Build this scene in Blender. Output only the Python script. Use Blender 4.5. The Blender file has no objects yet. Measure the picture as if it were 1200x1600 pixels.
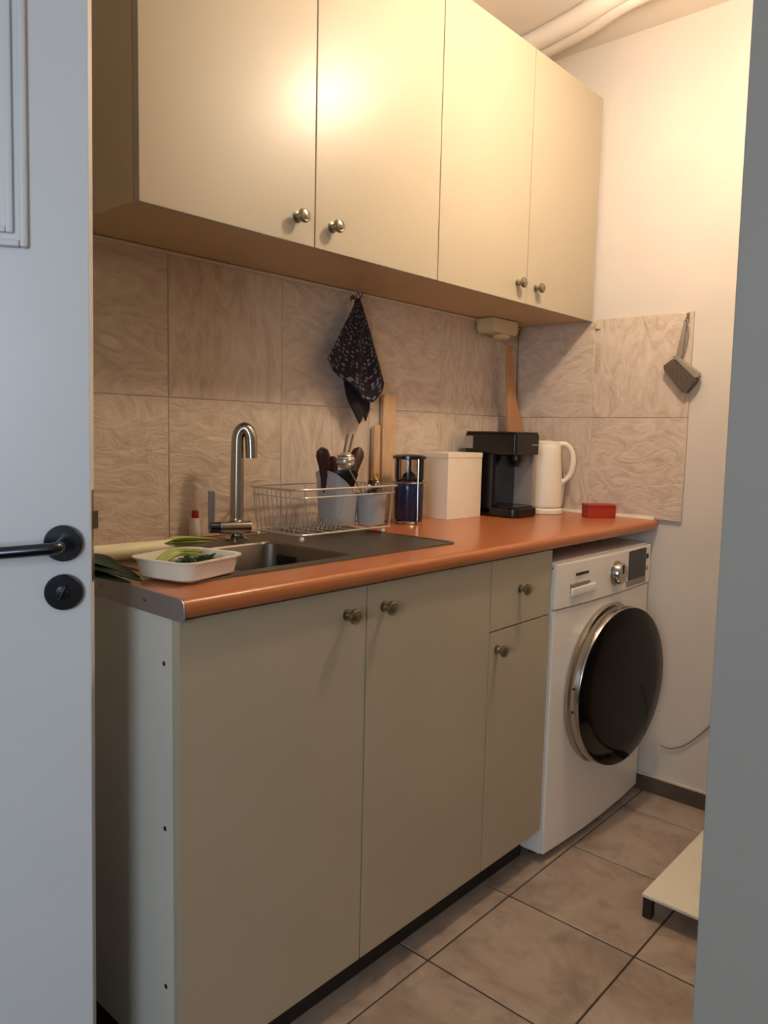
import bpy, bmesh, math, random
from mathutils import Vector, Matrix
random.seed(7)
SC = bpy.context.scene
COL = SC.collection
PI = math.pi

# ------------------------------------------------------------------ camera, world, lights, exposure
CAM = Vector((-0.6438, -1.5162, 1.1537))
def cam_axes(yaw, pitch, roll):
    y, p, r = map(math.radians, (yaw, pitch, roll))
    f = Vector((math.sin(y)*math.cos(p), math.cos(y)*math.cos(p), math.sin(p)))
    rt = Vector((math.cos(y), -math.sin(y), 0)); up = rt.cross(f)
    return math.cos(r)*rt + math.sin(r)*up, -math.sin(r)*rt + math.cos(r)*up, f
_r, _u, _f = cam_axes(48.2751, -5.8043, 1.3261)
cd = bpy.data.cameras.new('camera'); cam = bpy.data.objects.new('camera', cd); COL.objects.link(cam)
cam.matrix_world = Matrix(((_r.x, _u.x, -_f.x, CAM.x), (_r.y, _u.y, -_f.y, CAM.y), (_r.z, _u.z, -_f.z, CAM.z), (0, 0, 0, 1)))
cd.sensor_fit = 'HORIZONTAL'; cd.sensor_width = 36; cd.lens = 1196.985/1200*36; cd.clip_start = 0.02
SC.camera = cam

w = bpy.data.worlds.new('daylight'); SC.world = w; w.use_nodes = True
bg = w.node_tree.nodes['Background']; bg.inputs[0].default_value = (0.62, 0.76, 1.0, 1); bg.inputs[1].default_value = 0.5

def area(name, loc, target, sx, sy, power, color):
    l = bpy.data.lights.new(name, 'AREA'); l.shape = 'RECTANGLE'; l.size = sx; l.size_y = sy; l.energy = power; l.color = color
    o = bpy.data.objects.new(name, l); COL.objects.link(o); o.location = loc
    o.rotation_euler = (Vector(target) - Vector(loc)).to_track_quat('-Z', 'Y').to_euler()
    return o
# daylight through the hallway window behind the camera
area('hallway_daylight', (-2.6, -2.05, 1.45), (-0.5, -1.0, 1.2), 0.9, 1.2, 33, (0.72, 0.86, 1.0))
LAMP = (1.03, -0.85, 2.165)
LAMP_GLOW = 258
LAMP_COLOR = (1.0, 0.775, 0.565)

vs = SC.view_settings
vs.view_transform = 'Standard'; vs.look = 'None'; vs.gamma = 1; vs.use_curve_mapping = False; vs.exposure = 0.0

# ------------------------------------------------------------------ materials
def s2l(c):
    return tuple((x/12.92 if x <= 0.04045 else ((x+0.055)/1.055)**2.4) for x in c)
def hexc(h):
    h = h.lstrip('#'); return s2l(tuple(int(h[i:i+2], 16)/255 for i in (0, 2, 4)))
def mat(name, color, rough=0.5, metal=0.0, noise=0.0, nscale=20.0, bump=0.0, bscale=60.0, spec=0.5, coat=0.0, stretch=(1,1,1), trans=0.0):
    m = bpy.data.materials.new(name); m.use_nodes = True; nt = m.node_tree; b = nt.nodes['Principled BSDF']
    if isinstance(color, str): color = hexc(color)
    b.inputs['Base Color'].default_value = (*color, 1); b.inputs['Roughness'].default_value = rough
    b.inputs['Metallic'].default_value = metal; b.inputs['Specular IOR Level'].default_value = spec
    b.inputs['Coat Weight'].default_value = coat; b.inputs['Coat Roughness'].default_value = .28; b.inputs['Transmission Weight'].default_value = trans
    if noise or bump:
        tc = nt.nodes.new('ShaderNodeTexCoord'); mp = nt.nodes.new('ShaderNodeMapping'); mp.inputs['Scale'].default_value = stretch
        nt.links.new(tc.outputs['Object'], mp.inputs[0])
    if noise:
        n = nt.nodes.new('ShaderNodeTexNoise'); n.inputs['Scale'].default_value = nscale; n.inputs['Detail'].default_value = 5
        nt.links.new(mp.outputs[0], n.inputs['Vector'])
        r = nt.nodes.new('ShaderNodeValToRGB'); r.color_ramp.elements[0].position = .3; r.color_ramp.elements[1].position = .7
        r.color_ramp.elements[0].color = (*[max(0, c*(1-noise)) for c in color], 1)
        r.color_ramp.elements[1].color = (*[min(1, c*(1+noise)) for c in color], 1)
        nt.links.new(n.outputs['Fac'], r.inputs[0]); nt.links.new(r.outputs[0], b.inputs['Base Color'])
    if bump:
        n2 = nt.nodes.new('ShaderNodeTexNoise'); n2.inputs['Scale'].default_value = bscale; n2.inputs['Detail'].default_value = 3
        nt.links.new(mp.outputs[0], n2.inputs['Vector'])
        bp = nt.nodes.new('ShaderNodeBump'); bp.inputs['Strength'].default_value = bump; bp.inputs['Distance'].default_value = .004
        nt.links.new(n2.outputs['Fac'], bp.inputs['Height']); nt.links.new(bp.outputs[0], b.inputs['Normal'])
    return m
def tile_mat(name, c_dark, c_mid, c_light, rough, scale, warp, bump, streak=(1, 1, 1), spots=0.0):
    """stone tile: warped veins, each tile takes its own patch of the pattern"""
    m = bpy.data.materials.new(name); m.use_nodes = True; nt = m.node_tree; N = nt.nodes; L = nt.links
    b = N['Principled BSDF']; b.inputs['Roughness'].default_value = rough
    tc = N.new('ShaderNodeTexCoord'); oi = N.new('ShaderNodeObjectInfo')
    mul = N.new('ShaderNodeVectorMath'); mul.operation = 'SCALE'; mul.inputs[0].default_value = (13.1, 7.7, 9.3); L.new(oi.outputs['Random'], mul.inputs['Scale'])
    ad = N.new('ShaderNodeVectorMath'); ad.operation = 'ADD'; L.new(tc.outputs['Object'], ad.inputs[0]); L.new(mul.outputs[0], ad.inputs[1])
    # some tiles lie turned: swap streak direction by the tile's random number
    mpa = N.new('ShaderNodeMapping'); mpa.inputs['Scale'].default_value = streak; L.new(ad.outputs[0], mpa.inputs[0])
    mpb = N.new('ShaderNodeMapping'); mpb.inputs['Scale'].default_value = (streak[2], streak[2], streak[0]) if streak[0] != streak[2] else streak; L.new(ad.outputs[0], mpb.inputs[0])
    gt = N.new('ShaderNodeMath'); gt.operation = 'GREATER_THAN'; gt.inputs[1].default_value = .55; L.new(oi.outputs['Random'], gt.inputs[0])
    mx = N.new('ShaderNodeMix'); mx.data_type = 'VECTOR'; L.new(gt.outputs[0], mx.inputs['Factor']); L.new(mpa.outputs[0], mx.inputs[4]); L.new(mpb.outputs[0], mx.inputs[5])
    n1 = N.new('ShaderNodeTexNoise'); n1.inputs['Scale'].default_value = scale; n1.inputs['Detail'].default_value = 6; n1.inputs['Roughness'].default_value = .6; n1.inputs['Distortion'].default_value = warp
    L.new(mx.outputs[1], n1.inputs['Vector'])
    r = N.new('ShaderNodeValToRGB'); e = r.color_ramp.elements; e[0].position = .28; e[1].position = .74
    e[0].color = (*hexc(c_dark), 1); e[1].color = (*hexc(c_light), 1); k = e.new(.5); k.color = (*hexc(c_mid), 1)
    L.new(n1.outputs['Fac'], r.inputs[0]); out = r.outputs[0]
    if spots:
        n3 = N.new('ShaderNodeTexNoise'); n3.inputs['Scale'].default_value = scale*3.2; n3.inputs['Detail'].default_value = 4; L.new(ad.outputs[0], n3.inputs['Vector'])
        r3 = N.new('ShaderNodeValToRGB'); r3.color_ramp.elements[0].position = .33; r3.color_ramp.elements[1].position = .47
        r3.color_ramp.elements[0].color = (1-spots, 1-spots, 1-spots, 1); L.new(n3.outputs['Fac'], r3.inputs[0])
        mm = N.new('ShaderNodeMix'); mm.data_type = 'RGBA'; mm.blend_type = 'MULTIPLY'; mm.inputs['Factor'].default_value = 1
        L.new(out, mm.inputs[6]); L.new(r3.outputs[0], mm.inputs[7]); out = mm.outputs[2]
    L.new(out, b.inputs['Base Color'])
    bp = N.new('ShaderNodeBump'); bp.inputs['Strength'].default_value = bump; bp.inputs['Distance'].default_value = .006
    L.new(n1.outputs['Fac'], bp.inputs['Height']); L.new(bp.outputs[0], b.inputs['Normal'])
    return m
M = {}
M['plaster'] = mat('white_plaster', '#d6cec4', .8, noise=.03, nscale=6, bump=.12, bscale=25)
M['ceiling'] = mat('white_ceiling_paint', '#e2dacf', .85, noise=.03, nscale=5)
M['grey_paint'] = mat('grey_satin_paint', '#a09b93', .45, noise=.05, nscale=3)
M['door_white'] = mat('white_door_paint', '#dfe0e2', .35, noise=.02, nscale=4)
M['cream'] = mat('cream_cabinet_foil', (.455, .395, .285), .42, noise=.02, nscale=5, coat=.2)
M['cream_body'] = mat('cream_cabinet_board', '#c8b28e', .5, noise=.03, nscale=8)
M['pale_panel'] = mat('pale_side_panel', '#cfccc2', .45, noise=.04, nscale=7)
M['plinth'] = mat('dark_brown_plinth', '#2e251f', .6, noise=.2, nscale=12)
M['worktop'] = mat('orange_wood_laminate', '#b86f42', .26, noise=.035, nscale=6, stretch=(1, 6, 6), spec=.5)
M['steel'] = mat('brushed_steel', '#7d756c', .42, metal=1, noise=.08, nscale=18, stretch=(1, 14, 1))
M['chrome'] = mat('chrome', '#b5afa6', .17, metal=1, noise=.02)
M['dark_chrome'] = mat('dark_polished_metal', '#4c5056', .2, metal=1, noise=.08, nscale=30)
M['pewter'] = mat('pewter', '#96907f', .28, metal=1, noise=.1, nscale=60)
M['wire'] = mat('bright_wire', '#d2ccc0', .3, metal=.7, noise=.02)
M['alu'] = mat('aluminium_strip', '#a9a7ab', .4, metal=.8, noise=.05, nscale=40, stretch=(1, 8, 1))
M['washer_white'] = mat('white_enamel', '#efe8df', .3, noise=.015, nscale=4)
M['black_glass'] = mat('black_glass', '#030303', .12, noise=.05, nscale=4, spec=.2)
M['black_plastic'] = mat('black_plastic', '#0b0a0a', .32, noise=.1, nscale=25)
M['dark_display'] = mat('dark_display_glass', '#120f0e', .18, noise=.06, nscale=12)
M['grey_plastic'] = mat('grey_plastic', '#a09d9d', .45, noise=.03, nscale=20)
M['silver_plastic'] = mat('silver_plastic', '#a29c94', .35, metal=.35, noise=.05, nscale=20)
M['white_plastic'] = mat('white_plastic', '#e9e1cf', .38, noise=.015, nscale=12)
M['white_card'] = mat('white_card', '#f0e6cf', .62, noise=.02, nscale=10)
M['cream_plastic'] = mat('cream_plastic', '#d6c79e', .45, noise=.02, nscale=12)
M['red_plastic'] = mat('red_plastic', '#9e1512', .4, noise=.06, nscale=14)
M['red_tin'] = mat('red_brown_plastic', '#a3301f', .42, noise=.08, nscale=14)
M['blue_glass'] = mat('dark_blue_glass', '#1e2b4d', .15, noise=.15, nscale=10)
M['wood_light'] = mat('pale_wood', '#d3b088', .5, noise=.16, nscale=10, stretch=(14, 14, 1.2))
M['wood_tan'] = mat('tan_wood', '#b5825a', .55, noise=.2, nscale=9, stretch=(10, 10, 1))
M['wood_dark'] = mat('dark_wood_handle', '#34140d', .4, noise=.25, nscale=30, stretch=(5, 5, 1))
M['leek_white'] = mat('leek_white', '#e6dfb8', .45, noise=.1, nscale=9, stretch=(1, 18, 18))
M['leek_pale'] = mat('leek_pale_green', '#a9b063', .45, noise=.18, nscale=9, stretch=(1, 14, 14))
M['leaf_dark'] = mat('leek_dark_leaf', '#0f2c24', .4, noise=.5, nscale=14, stretch=(2, 9, 9))
M['leaf_green'] = mat('green_leaf', '#4b6b2b', .45, noise=.35, nscale=35)
M['leaf_deep'] = mat('deep_green_leaf', '#1e3d17', .45, noise=.35, nscale=40)
M['bristle'] = mat('dark_bristle', '#574b42', .8, noise=.3, nscale=80, stretch=(6, 6, 1))
M['brush_grey'] = mat('grey_brush_plastic', '#93897a', .5, noise=.08, nscale=20)
M['skirting'] = tile_mat('skirting_tile', '#4a4037', '#564b40', '#64584b', .4, 8, 1, .1)
M['grout'] = mat('floor_grout', '#4a3a30', .9, noise=.12, nscale=60)
M['wall_grout'] = mat('wall_grout', '#bfae9a', .85, noise=.06, nscale=60)
M['caulk'] = mat('pale_caulk', '#d8cbb4', .5, noise=.04, nscale=30)
M['tile'] = tile_mat('wall_tile_stone', '#bdaa98', '#d2c1ae', '#e0d1be', .42, 17, 2.6, .8, (1, 1, .45))
M['floor_tile'] = tile_mat('floor_tile_stone', '#8b796b', '#a89687', '#b8a798', .38, 5, 1.2, .05, spots=.2)
M['brass'] = mat('brass', '#a88a45', .3, metal=1, noise=.05)
M['cable_grey'] = mat('grey_cable', '#8c7f73', .5, noise=.05)
def lamp_mat():
    m = bpy.data.materials.new('glowing_bulb'); m.use_nodes = True; nt = m.node_tree; b = nt.nodes['Principled BSDF']
    b.inputs['Base Color'].default_value = (1, .9, .75, 1); b.inputs['Emission Color'].default_value = (*LAMP_COLOR, 1); b.inputs['Emission Strength'].default_value = LAMP_GLOW
    return m
M['bulb'] = lamp_mat()
def towel_mat():
    m = bpy.data.materials.new('patterned_navy_cloth'); m.use_nodes = True; nt = m.node_tree; N = nt.nodes; L = nt.links
    b = N['Principled BSDF']; b.inputs['Roughness'].default_value = .9
    uv = N.new('ShaderNodeUVMap'); uv.uv_map = 'cloth'
    v = N.new('ShaderNodeTexVoronoi'); v.inputs['Scale'].default_value = 1; v.inputs['Randomness'].default_value = .45
    mp = N.new('ShaderNodeMapping'); mp.inputs['Scale'].default_value = (12, 24, 1); L.new(uv.outputs[0], mp.inputs[0]); L.new(mp.outputs[0], v.inputs['Vector'])
    n = N.new('ShaderNodeTexNoise'); n.inputs['Scale'].default_value = 4; L.new(mp.outputs[0], n.inputs['Vector'])
    r = N.new('ShaderNodeValToRGB'); e = r.color_ramp.elements; e[0].position = .24; e[1].position = .40
    e[0].color = (*hexc('#8d8290'), 1); e[1].color = (*hexc('#17131a'), 1)
    L.new(v.outputs['Distance'], r.inputs[0])
    r2 = N.new('ShaderNodeValToRGB'); r2.color_ramp.elements[0].position = .36; r2.color_ramp.elements[1].position = .6
    r2.color_ramp.elements[0].color = (.25, .22, .25, 1); r2.color_ramp.elements[1].color = (1, .95, 1, 1); L.new(n.outputs['Fac'], r2.inputs[0])
    mm = N.new('ShaderNodeMix'); mm.data_type = 'RGBA'; mm.blend_type = 'MULTIPLY'; mm.inputs['Factor'].default_value = 1
    L.new(r.outputs[0], mm.inputs[6]); L.new(r2.outputs[0], mm.inputs[7]); L.new(mm.outputs[2], b.inputs['Base Color'])
    return m
M['towel'] = towel_mat()
M['towel_back'] = mat('dark_navy_cloth', '#1b161b', .9, noise=.3, nscale=60)
def glass_mat():
    m = bpy.data.materials.new('clear_glass'); m.use_nodes = True; nt = m.node_tree; N = nt.nodes; L = nt.links
    o = N['Material Output']; N.remove(N['Principled BSDF'])
    t = N.new('ShaderNodeBsdfTransparent'); t.inputs[0].default_value = (.88, .86, .84, 1); g = N.new('ShaderNodeBsdfGlossy'); g.inputs['Roughness'].default_value = .06
    fr = N.new('ShaderNodeFresnel'); fr.inputs[0].default_value = 1.45; mx = N.new('ShaderNodeMixShader')
    L.new(fr.outputs[0], mx.inputs[0]); L.new(t.outputs[0], mx.inputs[1]); L.new(g.outputs[0], mx.inputs[2]); L.new(mx.outputs[0], o.inputs['Surface'])
    return m
M['glass'] = glass_mat()

# ------------------------------------------------------------------ mesh helpers
class MB:
    def __init__(self): self.v = []; self.f = []
    def add(self, vs, fs):
        o = len(self.v); self.v += [Vector(p) for p in vs]; self.f += [tuple(i+o for i in q) for q in fs]; return self
    def box(self, x0, x1, y0, y1, z0, z1):
        return self.add([(x0,y0,z0),(x1,y0,z0),(x1,y1,z0),(x0,y1,z0),(x0,y0,z1),(x1,y0,z1),(x1,y1,z1),(x0,y1,z1)],
                        [(3,2,1,0),(4,5,6,7),(0,1,5,4),(1,2,6,5),(2,3,7,6),(3,0,4,7)])
    def prism(self, poly, d, axis='z', at=0):
        """extrude 2D poly: axis z -> (x,y); y -> (x,z); x -> (y,z); from at to at+d"""
        n = len(poly)
        def P(p, t): return {'z': (p[0], p[1], t), 'y': (p[0], t, p[1]), 'x': (t, p[0], p[1])}[axis]
        vs = [P(p, at) for p in poly] + [P(p, at+d) for p in poly]
        return self.add(vs, [tuple(range(n))[::-1], tuple(range(n, 2*n))] + [(i, (i+1) % n, n+(i+1) % n, n+i) for i in range(n)])
    def loft(self, rings, cap0=True, cap1=True, closed=True):
        n = len(rings[0]); vs = [p for r in rings for p in r]; fs = []
        for k in range(len(rings)-1):
            for i in range(n if closed else n-1):
                j = (i+1) % n; fs.append((k*n+i, k*n+j, (k+1)*n+j, (k+1)*n+i))
        if cap0: fs.append(tuple(range(n))[::-1])
        if cap1: fs.append(tuple((len(rings)-1)*n+i for i in range(n)))
        return self.add(vs, fs)
    def lathe(self, prof, c=(0, 0, 0), axis='z', n=24, cap=True):
        """prof: list of (radius, height) along axis"""
        rings = []
        for r, h in prof:
            ring = []
            for i in range(n):
                a = 2*PI*i/n; p, q = r*math.cos(a), r*math.sin(a)
                ring.append({'z': (c[0]+p, c[1]+q, c[2]+h), 'y': (c[0]+p, c[1]+h, c[2]+q), 'x': (c[0]+h, c[1]+p, c[2]+q)}[axis])
            rings.append(ring)
        return self.loft(rings, cap, cap)
    def tube(self, pts, r, n=8, closed=False):
        pts = [Vector(p) for p in pts]; m = len(pts)
        rr = r if isinstance(r, (list, tuple)) else [r]*m
        tang = []
        for i in range(m):
            a = pts[(i-1) % m] if (closed or i > 0) else pts[i]; b = pts[(i+1) % m] if (closed or i < m-1) else pts[i]
            tang.append((b-a).normalized())
        nrm = tang[0].orthogonal().normalized(); rings = []
        for i in range(m):
            nrm = (nrm - tang[i]*nrm.dot(tang[i]))
            nrm = nrm.normalized() if nrm.length > 1e-6 else tang[i].orthogonal().normalized()
            bn = tang[i].cross(nrm)
            rings.append([pts[i] + rr[i]*(math.cos(2*PI*k/n)*nrm + math.sin(2*PI*k/n)*bn) for k in range(n)])
        if closed: rings.append(rings[0]); return self.loft(rings, False, False)
        return self.loft(rings)
    def sphere(self, c, r, n=16, m=10, sx=1, sy=1, sz=1):
        prof = [(max(1e-5, math.sin(PI*k/m)), -math.cos(PI*k/m)) for k in range(m+1)]
        rings = [[(c[0]+sx*r*p*math.cos(2*PI*i/n), c[1]+sy*r*p*math.sin(2*PI*i/n), c[2]+sz*r*h) for i in range(n)] for p, h in prof]
        return self.loft(rings)
    def xf(self, mt, start=0):
        for i in range(start, len(self.v)): self.v[i] = mt @ self.v[i]
        return self
    def build(self, name, m, parent=None, bevel=0, smooth=True, seg=2, loc=None):
        me = bpy.data.meshes.new(name)
        base = Vector(loc) if loc else Vector((0, 0, 0))
        me.from_pydata([tuple(p-base) for p in self.v], [], self.f)
        bm = bmesh.new(); bm.from_mesh(me); bmesh.ops.recalc_face_normals(bm, faces=bm.faces)
        if bevel:
            ed = [e for e in bm.edges if len(e.link_faces) == 2 and e.calc_face_angle(0) > .5]
            bmesh.ops.bevel(bm, geom=ed, offset=bevel, segments=seg, affect='EDGES', profile=.5, clamp_overlap=True)
        bm.to_mesh(me); bm.free()
        me.materials.append(m if not isinstance(m, str) else M[m])
        if smooth:
            me.polygons.foreach_set('use_smooth', [True]*len(me.polygons)); me.set_sharp_from_angle(angle=math.radians(38))
        o = bpy.data.objects.new(name, me); COL.objects.link(o); o.location = base
        if bevel and smooth:
            wn = o.modifiers.new('flat_faces', 'WEIGHTED_NORMAL'); wn.keep_sharp = True; wn.weight = 80
        if parent: attach(o, parent)
        return o
def attach(o, p):
    """parent keeping world place (every thing stands unrotated)"""
    o.parent = p
    wp = Vector((0, 0, 0)); q = p
    while q: wp += q.location; q = q.parent
    o.location = Vector(o.location) - wp
def thing(name, loc, label, cat, group=None):
    o = bpy.data.objects.new(name, None); o.empty_display_size = .05; COL.objects.link(o); o.location = loc
    return tag(o, label, cat, group)
def tag(o, label, cat, group=None):
    o['label'] = label; o['category'] = cat
    if group: o['group'] = group
    return o
def struct(o, label=None, cat=None):
    o['kind'] = 'structure'
    if label: o['label'] = label
    if cat: o['category'] = cat
    return o
def copy_mesh(src, parent, loc, name=None):
    """copy of a part at world place loc"""
    c = src.copy(); COL.objects.link(c); c.parent = None; c.location = loc
    if name: c.name = name
    attach(c, parent); return c
def rrect(x0, x1, y0, y1, r, n=5):
    pts = []
    for cx, cy, a0 in ((x1-r, y1-r, 0), (x0+r, y1-r, PI/2), (x0+r, y0+r, PI), (x1-r, y0+r, 1.5*PI)):
        for k in range(n+1):
            a = a0 + k*PI/2/n; pts.append((cx+r*math.cos(a), cy+r*math.sin(a)))
    return pts
def bez(p, n=12):
    """smooth Catmull-Rom path through points"""
    p = [Vector(q) for q in p]; out = []
    for i in range(len(p)-1):
        a = p[i-1] if i > 0 else p[i]*2-p[i+1]; b, c = p[i], p[i+1]; d = p[i+2] if i+2 < len(p) else p[i+1]*2-p[i]
        for k in range(n):
            t = k/n; out.append(.5*((2*b)+(c-a)*t+(2*a-5*b+4*c-d)*t*t+(3*b-a-3*c+d)*t**3))
    out.append(p[-1]); return out

# ------------------------------------------------------------------ room
XR = 1.7606; D = .5493; ZC = .90; CEIL = 2.43
wall_back = struct(MB().box(-2.7, XR+.12, 0.010, .12, -.02, CEIL+.1).build('wall_back', 'plaster', smooth=False), 'white plaster back wall behind the kitchen units', 'wall')
wall_right = struct(MB().box(XR+.010, XR+.13, -1.45, .010, -.02, CEIL+.1).build('wall_right', 'plaster', smooth=False), 'cream lit plaster wall at the right end of the kitchen', 'wall')
JX, JY = -.022, -1.316      # corner of the wall end beside the camera
fw = MB().box(JX, XR+.13, JY-.14, JY, -.02, CEIL+.1)
for v in fw.v:               # the end face leans a little, as in the photograph
    if v.x < .5: v.x -= (v.z-1.1)*.0125; v.y += (v.z-1.1)*.004
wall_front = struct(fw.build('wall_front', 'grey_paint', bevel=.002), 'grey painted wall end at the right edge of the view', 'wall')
ceiling = struct(MB().box(-2.7, XR+.13, -3.3, .12, CEIL, CEIL+.1).build('ceiling', 'ceiling', smooth=False), 'white ceiling over kitchen and hallway', 'ceiling')
struct(MB().box(JX+.06, JX+.16, -3.3, JY-.14, -.02, CEIL).build('wall_hallway_right', 'plaster', smooth=False), 'white hallway wall behind the grey wall end', 'wall')
struct(MB().box(-2.7, JX+.16, -3.4, -3.3, -.02, CEIL).build('wall_hallway_end', 'plaster', smooth=False), 'white hallway end wall behind the camera', 'wall')
hl = MB().box(-2.8, -2.7, -1.5, .12, -.02, CEIL).box(-2.8, -2.7, -3.4, -2.6, -.02, CEIL).box(-2.8, -2.7, -2.6, -1.5, -.02, .8).box(-2.8, -2.7, -2.6, -1.5, 2.1, CEIL)
struct(hl.build('wall_left', 'plaster', smooth=False), 'white hallway wall with the daylight window', 'wall')
floor = struct(MB().box(-2.7, XR+.13, -3.3, .12, -.06, -.004).build('floor', 'grout', smooth=False), 'grey stone tiled kitchen floor', 'floor')
# hallway window frame
wf = MB()
for y0, y1, z0, z1 in ((-2.6, -2.54, .8, 2.1), (-1.56, -1.5, .8, 2.1), (-2.54, -1.56, .8, .86), (-2.54, -1.56, 2.04, 2.1)): wf.box(-2.78, -2.72, y0, y1, z0, z1)
win = struct(wf.build('window_1', 'door_white', smooth=False), 'white framed hallway window', 'window')
MB().box(-2.755, -2.749, -2.54, -1.56, .86, 2.04).build('pane', 'glass', win, smooth=False)

# floor tiles: joints at x = .619 + k*.3293, y = -.5507 + k*.3293
T = .3293; g = .0022
full_mesh = None
for i in range(-2, 5):
    for j in range(-3, 3):
        x0, x1 = .619 + (i-1)*T + g, .619 + i*T - g; y0, y1 = -.5507 + (j-1)*T + g, -.5507 + j*T - g
        cx0, cx1, cy0, cy1 = max(x0, -.03), min(x1, XR+.008), max(y0, JY+.004), min(y1, .008)
        if cx1-cx0 < .03 or cy1-cy0 < .02: continue
        whole = abs(cx1-cx0-(x1-x0)) < 1e-6 and abs(cy1-cy0-(y1-y0)) < 1e-6
        c = ((cx0+cx1)/2, (cy0+cy1)/2, 0)
        if whole and full_mesh:
            t = copy_mesh(full_mesh, floor, c, 'tile')
        else:
            t = MB().box(cx0, cx1, cy0, cy1, -.004, 0).build('tile', 'floor_tile', floor, bevel=.0012, seg=1, loc=c)
            if whole: full_mesh = t
        t.location.z += random.uniform(-.0004, .0003)

# wall tiles: two rows of stone tiles above the worktop
WT = .33; ZR = [.9, 1.2243, 1.5491]; gw = .0009
wt_full = {}
for r in range(2):
    for k in range(-1, 5):
        x0, x1 = -.007 + k*WT + gw, -.007 + (k+1)*WT - gw
        if k == 4: pass
        c = ((x0+x1)/2, .006, (ZR[r]+ZR[r+1])/2)
        if ('b', 0) in wt_full: copy_mesh(wt_full[('b', 0)], wall_back, c, 'tile')
        else: wt_full[('b', 0)] = MB().box(x0, x1, 0, .012, ZR[r]+gw, ZR[r+1]-gw).build('tile', 'tile', wall_back, bevel=.0012, seg=1, loc=c)
    x0, x1 = 1.643+gw, XR-gw
    MB().box(x0, x1, 0, .012, ZR[r]+gw, ZR[r+1]-gw).build('tile', 'tile', wall_back, bevel=.0012, seg=1, loc=((x0+x1)/2, .006, (ZR[r]+ZR[r+1])/2))
    for y0, y1 in ((-.2996, -.001), (-.6211, -.2996)):
        MB().box(XR, XR+.012, y0+gw, y1-gw, ZR[r]+gw, ZR[r+1]-gw).build('tile', 'tile', wall_right, bevel=.0012, seg=1, loc=(XR+.006, (y0+y1)/2, (ZR[r]+ZR[r+1])/2))
MB().box(-.4, XR, .002, .0105, .9, 1.549).build('grout', 'wall_grout', wall_back, smooth=False)
MB().box(XR+.002, XR+.0105, -.6205, -.001, .9, 1.549).build('grout', 'wall_grout', wall_right, smooth=False)
# caulk strips
struct(MB().box(-.35, XR-.001, -.007, -.0005, 1.5352, 1.5432).build('trim_1', 'caulk', bevel=.002), 'pale caulk line under the wall cabinets', 'trim')
struct(MB().prism([(XR-.0005, .9005), (XR-.009, .9005), (XR-.0005, .911)], .52, 'y', -.535).build('trim_2', 'caulk'), 'pale caulk line between worktop and right wall', 'trim')
struct(MB().prism([(-.0005, .9005), (-.008, .9005), (-.0005, .910)], .93, 'x', .825).build('trim_3', 'caulk'), 'pale caulk line between worktop and back wall', 'trim')
# skirting along the right wall
sk = struct(MB().box(XR-.004, XR+.0095, JY+.002, -.005, 0.0005, .052).build('baseboard_right', 'skirting', bevel=.001), 'dark stone skirting at the foot of the right wall', 'baseboard')
MB().box(XR-.003, XR+.0095, JY+.002, -.005, .052, .058).build('caulk', 'caulk', sk, bevel=.001)
# two white pipes under the ceiling
pA = bez([(1.575, .03, 2.398), (1.568, -.10, 2.398), (1.525, -.30, 2.398), (1.468, -.48, 2.398), (1.42, -.75, 2.398), (1.40, -1.315, 2.398)], 8)
pB = bez([(1.625, .03, 2.396), (1.618, -.10, 2.396), (1.572, -.30, 2.396), (1.508, -.48, 2.396), (1.475, -.75, 2.396), (1.462, -1.315, 2.396)], 8)
struct(MB().tube(pA, .031, 14).build('trim_4', 'ceiling'), 'white pipe along the ceiling, the left one', 'pipe')
struct(MB().tube(pB, .033, 14).build('trim_5', 'ceiling'), 'white pipe along the ceiling, the right one', 'pipe')

# ------------------------------------------------------------------ open door at the left
ang = math.radians(-34)                                        # door plane direction (cos, sin)
DE = Vector((-.110, -.471, 0))                                 # foot of the free edge, room side
DX = Vector((math.cos(ang), math.sin(ang), 0)); DN = Vector((DX.y, -DX.x, 0))   # DN faces the camera
dmat = Matrix(((DX.x, -DN.x, DX.x*.010, DE.x-DX.x*.007), (DX.y, -DN.y, DX.y*.010, DE.y-DX.y*.007), (0, 0, 1, 0), (0, 0, 0, 1)))   # local x along door (free edge at 0), -y out of the face
def dloc(mb): return mb.xf(dmat)
door = struct(dloc(MB().box(-.74, 0, 0, .040, .008, 2.04)).build('door_1', 'door_white', bevel=.002), 'white door standing open at the left with dark lever handle', 'door')
mo = MB()
for x0, x1, z0, z1 in ((-.088, -.078, 1.3945, 1.95), (-.67, -.66, 1.3945, 1.95), (-.66, -.088, 1.3945, 1.4045), (-.66, -.088, 1.94, 1.95)): mo.box(x0, x1, -.009, .001, z0, z1)
dloc(mo).build('moulding', 'door_white', door, bevel=.003)
mo = MB()
for x0, x1, z0, z1 in ((-.106, -.0965, 1.413, 1.93), (-.652, -.642, 1.413, 1.93), (-.642, -.106, 1.413, 1.422), (-.642, -.106, 1.921, 1.93)): mo.box(x0, x1, -.006, .001, z0, z1)
dloc(mo).build('moulding', 'door_white', door, bevel=.002)
HX = -.0365; HZ = .9885
ha = dloc(MB().lathe([(.026, 0), (.026, -.0075), (.0245, -.009), (.010, -.0091)], (HX, 0, HZ), 'y', 28)).build('rosette', 'dark_chrome', door)
hb = MB().tube(bez([(HX, -.008, HZ), (HX, -.040, HZ), (HX-.006, -.050, HZ-.001), (HX-.02, -.052, HZ-.002), (HX-.075, -.052, HZ-.006), (HX-.13, -.050, HZ-.009)], 6), .0085, 12)
dloc(hb).build('lever', 'dark_chrome', ha)
la = dloc(MB().lathe([(.026, 0), (.026, -.0075), (.0245, -.009), (.009, -.0091)], (HX, 0, HZ-.0708), 'y', 28)).build('rosette', 'dark_chrome', door)
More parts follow.
